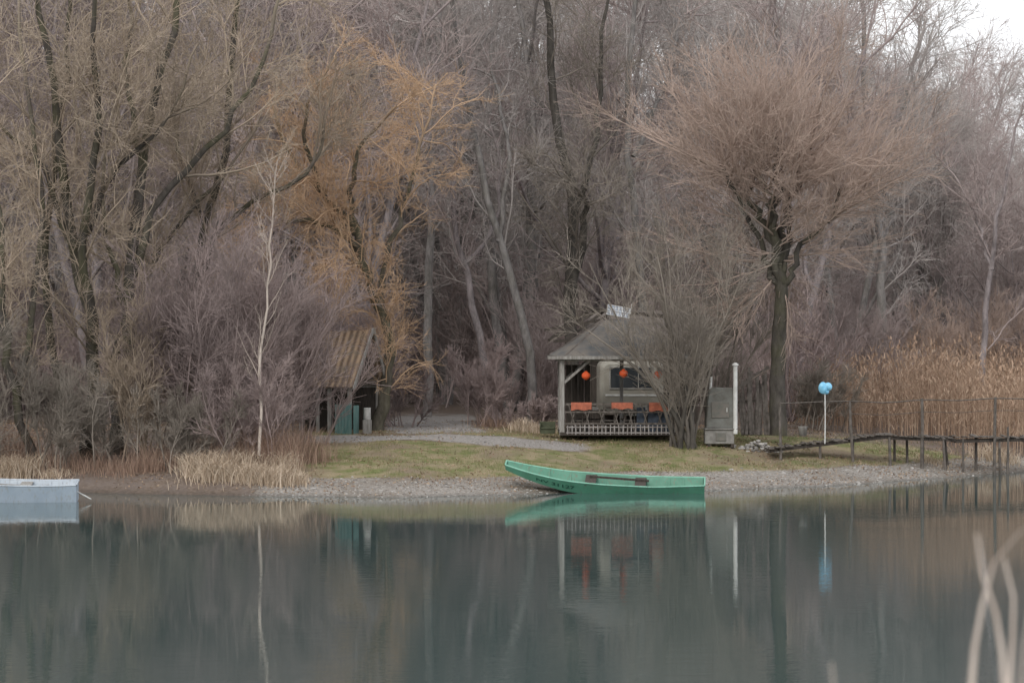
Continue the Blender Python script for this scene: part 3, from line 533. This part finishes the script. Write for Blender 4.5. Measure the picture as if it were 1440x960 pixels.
bk=empty('white_bucket',(XP(516,99),99.2,1.42)); lathe('bucket',[(0.0,0.5),(.1,.5),(.13,.52),(.12,.9),(.13,.92),(.05,.92),(0,.9)],WHITE,bk); boxes('stump',[((0,0,.24),(.3,.3,.52))],WG,bk)
# ---------------------------------------------------------------- metal stove etc
cb=empty('metal_stove',(XP(1013,97.2),97.2,float(height(np.array([7.1]),np.array([97.2]))[0])))
V=[(-.52,-.25,.62),(.45,-.25,.62),(.5,-.25,1.5),(.42,-.25,2.0),(-.38,-.25,2.02),(-.46,-.25,1.5)]
V2=[(x_,.25,z_) for x_,_,z_ in V]
poly('upper_body',V+V2,[tuple(range(6)),tuple(range(11,5,-1))]+[(j,j+6,(j+1)%6+6,(j+1)%6) for j in range(6)],METAL,cb).modifiers.new('b','BEVEL').width=0.03
boxes('base',[((-.05,0,.34),(1.0,.6,.5)),((0,-.02,.60),(1.12,.7,.05))],simple('base_concrete',(0.30,0.29,0.27),(0.2,0.19,0.18)),cb,.02)
boxes('legs',[((sx_*.4,sy_*.22,.06),(.12,.12,.2)) for sx_ in(-1,1) for sy_ in(-1,1)],WD,cb)
boxes('door',[((-.02,-.265,1.25),(.6,.03,.55)),((.0,-.315,.33),(.35,.03,.28))],simple('door_metal',(0.14,0.145,0.13),(0.2,0.18,0.16)),cb,.01)
boxes('handle',[((.2,-.3,1.25),(.03,.04,.16))],WHITE,cb)
wp=empty('white_pipe',(XP(1034,96.9),96.9,0)); tube1('pipe',[(0,0,1.5),(0,0,2.4),(0,0,3.2),(0,0,CH-(514-HY)/F*96.9)],0.075,WHITE,wp); lathe('cap',[(0.11,0),(0.11,.05),(0.02,.11),(0,.11)],WHITE,wp,(0,0,CH-(514-HY)/F*96.9))
wc=empty('white_pipe',(XP(998,97.4),97,0)); tube1('pipe',[(0,0,2.6),(0,0,3.0),(0.02,0,3.45)],0.045,WHITE,wc)
pk=[]
for j in range(16):
    xx=XP(1042+j*2.6,99.5); pk.append(beam((xx+rg.normal(0,.05),99+rg.normal(0,.15),1.4),(xx+rg.uniform(-.1,.35),100.2,3.0+rg.uniform(-.3,.8)),.1,.04))
boxes('plank_stack',pk+[beam((7.7,99.3,2.9),(9.0,99.6,3.75),.12,.04),beam((7.8,100,2.5),(9.0,100,2.6),.1,.1)],WP,None,0)
rp=np.stack([rg.normal(XP(1068,97.5),.4,90),rg.normal(97.3,.3,90),np.full(90,1.45)],-1); rp[:,2]=height(rp[:,0],rp[:,1])+rg.uniform(0,.25,90)*np.exp(-((rp[:,0]-XP(1068,97.5))/.4)**2)
mkobj('rubble_pile',rocks('rubble_pile',rp,rg.uniform(.04,.12,90),MST,8))
pb=empty('plant_bucket',(XP(1129,97.5),97.5,1.42)); lathe('bucket',[(0,0),(.12,0),(.16,.3),(.17,.32),(.14,.3),(0,.28)],WG,pb)
cr=empty('wooden_crate',(XP(770,98.5),98.5,1.45)); boxes('crate',[((0,0,.2),(.55,.4,.06)),((0,0,.08),(.5,.35,.14)),((-.25,0,.25),(.04,.4,.35)),((.25,0,.25),(.04,.4,.35)),((0,.18,.25),(.5,.04,.35))],simple('moss_wood',(0.10,0.11,0.07)),cr,.01)
# ---------------------------------------------------------------- wind spinner
BL=simple('spinner_blue',(0.16,0.48,0.72),(0.28,0.60,0.80),8,0.4,spec=0.5)
ws=empty('wind_spinner',(XP(1160,95.8),95.8,0)); zs=CH-(546-HY)/F*95.8
tube1('pole',[(0,0,1.2),(0.01,0,2.2),(0,0,zs)],0.02,WHITE,ws,8)
for j,(ox,oz,rx,rz_) in enumerate(((-.07,.02,.15,.2),(.10,.06,.14,.14),(.02,-.1,.12,.1))):
    V=[];Fc=[];K=16
    for i_ in range(5):
        for q in range(K):
            a=q/K*6.283; r=(0.12+0.88*i_/4); V.append((ox+r*rx*math.cos(a),-.05-.09*(1-(i_/4)**2)+.03*j+.03*math.sin(a*2)*(i_/4),zs+oz+r*rz_*math.sin(a)))
    for i_ in range(4):
        for q in range(K): Fc.append((i_*K+q,i_*K+(q+1)%K,(i_+1)*K+(q+1)%K,(i_+1)*K+q))
    Fc.append(tuple(range(K))); poly('vane_%d'%(j+1),V,Fc,BL,ws,.008)
# ---------------------------------------------------------------- pier
pr=empty('wooden_pier',(0,0,0))
def dz(x): return np.interp(x,[XP(1080,96),XP(1180,97.5),XP(1250,98.5),XP(1262,98.6),XP(1440,101),XP(1700,104)],[CH-(629-HY)/F*96,CH-(617-HY)/F*97.5,CH-(609-HY)/F*98.5,CH-(614-HY)/F*98.6,CH-(613-HY)/F*101,1.3])
def dy(x): return np.interp(x,[XP(1080,96),XP(1250,98.5),XP(1440,101),XP(1700,104)],[96,98.5,100.5,103])
pl=[];xx=XP(1080,96)
while xx<XP(1640,103):
    w_=rg.uniform(.12,.2)
    if rg.uniform()>0.04:
        pl.append(((xx+w_/2,dy(xx)+rg.normal(0,.04),dz(xx)+rg.normal(0,.02)),(w_-.012,1.0+rg.uniform(-.1,.15),.04),np.array(Euler((rg.normal(0,.03),rg.normal(0,.07),rg.normal(0,.06))).to_matrix())))
    xx+=w_
boxes('deck_planks',pl,WP,pr,0)
pts=[XP(1080,96),XP(1180,97.5),XP(1250,98.5),XP(1340,99.5),XP(1440,100.5),XP(1640,103)]
st=[]
for a_,b_ in zip(pts[:-1],pts[1:]):
    for o_ in(-.38,.38): st.append(beam((a_,dy(a_)+o_,dz(a_+.02)-.1-(.05 if a_>13 else 0)),(b_,dy(b_)+o_,dz(b_-.02)-.1),.1,.12))
boxes('stringers',st,WD,pr,0)
tp=Tubes()
def post(px,top,off,r=.05,lean=0):
    x=XP(px,99); y=dy(x)+off; z0=min(float(height(np.array([x]),np.array([y]))[0]),0.4)-.4; zt=CH-(top-HY)/F*y
    P=np.array([[(x+lean,y,z0),(x+lean*.6+rg.normal(0,.012),y,z0+(zt-z0)*.35),(x+lean*.3+rg.normal(0,.015),y,z0+(zt-z0)*.7),(x,y,zt)]]); tp.add(P,np.array([[r*1.1,r,r*.95,r*.85]]),7,rg)
for (px,top,off,r,ln) in [(1186,563,-.5,.055,.12),(1293,560,-.5,.06,0),(1403,558,-.5,.06,-.03),(1084,565,-.5,.05,.02),(1245,614,-.45,.055,.05),(1258,612,.45,.05,0),(1276,616,.4,.05,.06),(1325,616,-.45,.05,.1),(1333,616,.4,.05,.16),(1355,616,-.45,.045,-.05),(1380,616,.4,.055,0),(1410,616,-.4,.05,.05),(1422,600,-.5,.05,.02),(1196,612,.4,.05,0),(1460,616,-.4,.06,0),(1510,560,-.5,.06,0),(1600,560,-.5,.06,0),(1143,620,-.4,.05,0),(1300,616,.4,.055,0)]: post(px,top,off,r,ln)
mkobj('posts',tp.mesh('posts',WP),pr)
tr=Tubes()
hp=[(XP(q,99),dy(XP(q,99))-.5,CH-(t_-HY)/F*(dy(XP(q,99))-.5)) for q,t_ in ((1084,567),(1186,564),(1240,566),(1293,562),(1350,563),(1403,560),(1510,562),(1600,562))]
tr.add(np.array([resample(hp,24)]),np.full((1,24),.02),6,rg); tr.add(np.array([resample([(a_,b_,c_-.42) for a_,b_,c_ in hp[1:]],20)]),np.full((1,20),.010),5,rg)
mkobj('hand_rail',tr.mesh('hand_rail',WP),pr)
# ---------------------------------------------------------------- boats
def paint(name,c,c2,dirt): 
    m,nt,b=newmat(name); v=objcoord(nt); f=noise(nt,2.5,6,v); c_=mixc(nt,ramp(nt,f,0.4,0.65),c,c2); g=noise(nt,14,4,objcoord(nt,(1,1,.3))); c_=mixc(nt,ramp(nt,g,0.55,0.7),c_,dirt)
    nt.links.new(c_,b.inputs['Base Color']); b.inputs['Roughness'].default_value=0.55; b.inputs['Specular IOR Level'].default_value=0.3; return m
def boat(name,L,prof,mo,mi,loc,rot,text=None,tmat=None,rail=None,thw=(),floor=None):
    e=empty(name,loc); e.rotation_euler=rot
    ss=np.linspace(0,1,29); g=lambda k: np.interp(ss,prof['s'],prof[k])
    w,wb,zb,zg=g('w'),g('wb'),g('zb'),g('zg')
    def smooth(a): 
        for _ in range(2): a=np.concatenate([[a[0]],(a[:-2]+2*a[1:-1]+a[2:])/4,[a[-1]]])
        return a
    w,wb,zb,zg=map(smooth,(w,wb,zb,zg)); X_=ss*L
    def sect(off):
        out=[]
        for i in range(29):
            xb=X_[i]
            out.append([(xb,-w[i]+off,zg[i]),(xb,-(w[i]+wb[i])/2+off,(zg[i]+zb[i])/2+off*.5),(xb,-wb[i]+off,zb[i]+off),(xb,wb[i]-off,zb[i]+off),(xb,(w[i]+wb[i])/2-off,(zg[i]+zb[i])/2+off*.5),(xb,w[i]-off,zg[i])])
        return np.array(out)
    for nm,off,mt in (('hull',0,mo),('inner_skin',0.035,mi)):
        s_=sect(off)
        if off: s_[0,:,0]+=.04; s_[-1,:,0]-=.04
        V=s_.reshape(-1,3); Fc=[(i*6+j,i*6+j+1,(i+1)*6+j+1,(i+1)*6+j) for i in range(28) for j in range(5)]+[(0,1,2,3,4,5),(168,173,172,171,170,169)]
        poly(nm,V,Fc,mt,e)
    s_=sect(0)
    tb=Tubes()
    for j in(0,5): tb.add(s_[None,:,j,:]+np.array([0,0.015 if j==0 else -.015,0.005]),np.full((1,29),.026),6,np.random.default_rng(0))
    for i in(0,28): tb.add(np.array([np.linspace(s_[i,0],s_[i,5],4)]),np.full((1,4),.03),6,np.random.default_rng(0))
    mkobj('gunwale',tb.mesh('gunwale',rail or mi),e)
    rb=[]
    for q in np.linspace(.14,.92,9):
        i=int(q*28); a=s_[i]
        for (p0,p1) in ((a[0],a[2]),(a[2],a[3]),(a[3],a[5])):
            p0=Vector(p0)+Vector((0,0.05 if p0[1]<0 else -.05,.03 if p0[2]<zg[i]-.01 else -.02)); p1=Vector(p1)+Vector((0,.05 if p1[1]<0 else -.05,.04 if p1[2]<zg[i]-.01 else -.02)); rb.append(beam(p0,p1,.05,.04))
    boxes('ribs',rb,mi,e,0)
    th=[]
    for q in thw:
        i=int(q*28); th.append(((X_[i],0,zg[i]-.05),(.34,2*w[i]-.06,.03)))
    if th: boxes('thwarts',th,floor or WG,e)
    if floor: boxes('floor_boards',[((L*.58,-.3+j*.2,.07+.06),(L*.5,.17,.02)) for j in range(4)]+[beam((L*.42,.25,.42),(L*.72,.15,.36),.06,.05)],floor,e,0)
    if text:
        cu=bpy.data.curves.new('lettering','FONT'); cu.body=text[0]; cu.size=text[1]; cu.extrude=0; cu.offset=0.004
        to=bpy.data.objects.new('t',cu); S.collection.objects.link(to); dg=bpy.context.evaluated_depsgraph_get(); me=bpy.data.meshes.new_from_object(to.evaluated_get(dg)); bpy.data.objects.remove(to)
        for v_ in me.vertices:
            x=text[2]+v_.co.x*0.9; v=text[3]+v_.co.y*1.3; q=x/L
            gz=np.interp(q,ss,zg); bz=np.interp(q,ss,zb); gw=np.interp(q,ss,w); bw=np.interp(q,ss,wb); z=bz+(gz-bz)*v; v_.co=(x,-(bw+(gw-bw)*v)-.01,z)
        me.materials.clear(); me.materials.append(tmat); mkobj('lettering',me,e)
    return e
GR=paint('green_paint',(0.10,0.29,0.20),(0.08,0.24,0.16),(0.11,0.20,0.15)); GI=paint('green_inner',(0.12,0.28,0.205),(0.085,0.22,0.155),(0.16,0.19,0.14)); GT=simple('dark_green_letter',(0.02,0.09,0.06)); GL=paint('green_rail',(0.23,0.48,0.37),(0.18,0.40,0.30),(0.18,0.30,0.23))
GP={'s':[0,.12,.3,.5,.75,1],'w':[.30,.48,.66,.72,.70,.55],'wb':[.22,.36,.5,.55,.52,.42],'zb':[.66,.38,.10,0,0,.07],'zg':[.82,.64,.46,.39,.36,.42]}
boat('green_rowing_boat',6.1,GP,GR,GI,(XP(711,87.4),87.5,0.10),(math.radians(11),math.radians(1.6),math.radians(-4)),('NV 31127',0.32,0.95,0.34),GT,GL,(.45,.68),WD)
PB=paint('pale_blue_paint',(0.40,0.47,0.55),(0.34,0.41,0.49),(0.33,0.36,0.38)); PI=paint('pale_inner',(0.5,0.55,0.6),(0.4,0.45,0.5),(0.3,0.3,0.3))
BP={'s':[0,.15,.35,.6,.85,1],'w':[.15,.45,.66,.70,.66,.60],'wb':[.1,.3,.5,.56,.54,.5],'zb':[.35,.1,-.08,-.1,-.1,-.06],'zg':[.75,.62,.52,.48,.46,.48]}
boat('blue_rowing_boat',4.6,BP,PB,PI,(XP(106,82.2)-4.55,82.0,0.06),(math.radians(5),0,math.radians(5)),None,None,PI,(.4,.7),WG)
oa=empty('oar',(XP(112,82),82.1,.1)); tube1('shaft',[(-.3,0,.3),(0,0,.15),(.2,0,.03)],.02,WHITE,oa,7); boxes('blade',[beam((.1,0,.1),(.32,-.02,-.02),.02,.13)],WHITE,oa)
# ---------------------------------------------------------------- near reeds (foreground)
MN=blademat('near_reed',(0.50,0.42,0.36),(0.60,0.52,0.46),(0.66,0.58,0.5))
V=[];Q=[];cvv=[]
for (D,w_,pts) in [(4.6,.016,[(1340,1950),(1352,1300),(1366,960),(1380,860),(1392,800),(1440,742),(1490,715)]),(4.4,.016,[(1440,1950),(1428,1300),(1412,960),(1402,870),(1380,800),(1374,750)]),(4.8,.018,[(1400,1950),(1405,1300),(1420,960),(1426,850),(1412,785)]),(4.7,.012,[(1450,1950),(1440,1200),(1436,960),(1448,850)]),(4.3,.01,[(1190,1950),(1180,1200),(1172,960),(1169,930)]),(4.6,.015,[(1500,1950),(1480,1300),(1470,960),(1480,700)]),(4.9,.015,[(1560,1950),(1540,1300),(1550,960),(1530,750)])]:
    q=resample([W(a_,b_,D) for a_,b_ in pts],22); n0=len(V)
    for i_,p_ in enumerate(q):
        ww=w_*(1-(i_/21)**3*.8)/2; V+= [tuple(p_+np.array([-ww,-ww*.3,0])),tuple(p_+np.array([ww,ww*.3,ww*.3]))]; cvv+=[(i_*.37)%1]*2
    Q+=[(n0+2*i_,n0+2*i_+1,n0+2*i_+3,n0+2*i_+2) for i_ in range(21)]
mkobj('reed_plant',mkmesh('reed_plant',V,Q,cvv,'cv',MN,True))
# ---------------------------------------------------------------- world, light, camera
w=bpy.data.worlds.new('World'); S.world=w; w.use_nodes=True; nt=w.node_tree; bg=nt.nodes['Background']
sk=N(nt,'ShaderNodeTexSky'); sk.sky_type='NISHITA'; sk.sun_disc=False; sk.sun_elevation=math.radians(38); sk.sun_rotation=math.radians(200); sk.air_density=1.5; sk.dust_density=4
c=mixc(nt,0.88,sk.outputs[0],(13.4,13.6,14.0)); nt.links.new(c,bg.inputs['Color']); bg.inputs['Strength'].default_value=0.1
sl=bpy.data.lights.new('sun','SUN'); sl.energy=1.3; sl.angle=math.radians(20); sl.color=(1,.97,.92); so=bpy.data.objects.new('sun',sl); S.collection.objects.link(so)
az_=math.radians(200); el=math.radians(38); dv=Vector((math.sin(az_)*math.cos(el),math.cos(az_)*math.cos(el),math.sin(el))); so.rotation_euler=dv.to_track_quat('Z','Y').to_euler(); so.location=(0,0,60)
cam=bpy.data.cameras.new('camera'); cam.lens=100; cam.sensor_width=36; cam.clip_end=4000; cam.clip_start=0.1; cam.dof.use_dof=True; cam.dof.focus_distance=93; cam.dof.aperture_fstop=5.6
co=bpy.data.objects.new('camera',cam); S.collection.objects.link(co); co.location=(0,0,CH); co.rotation_euler=(math.radians(90)+math.atan(6/4000),0,0); S.camera=co
S.view_settings.view_transform='Standard'; S.view_settings.look='None'; S.view_settings.exposure=0
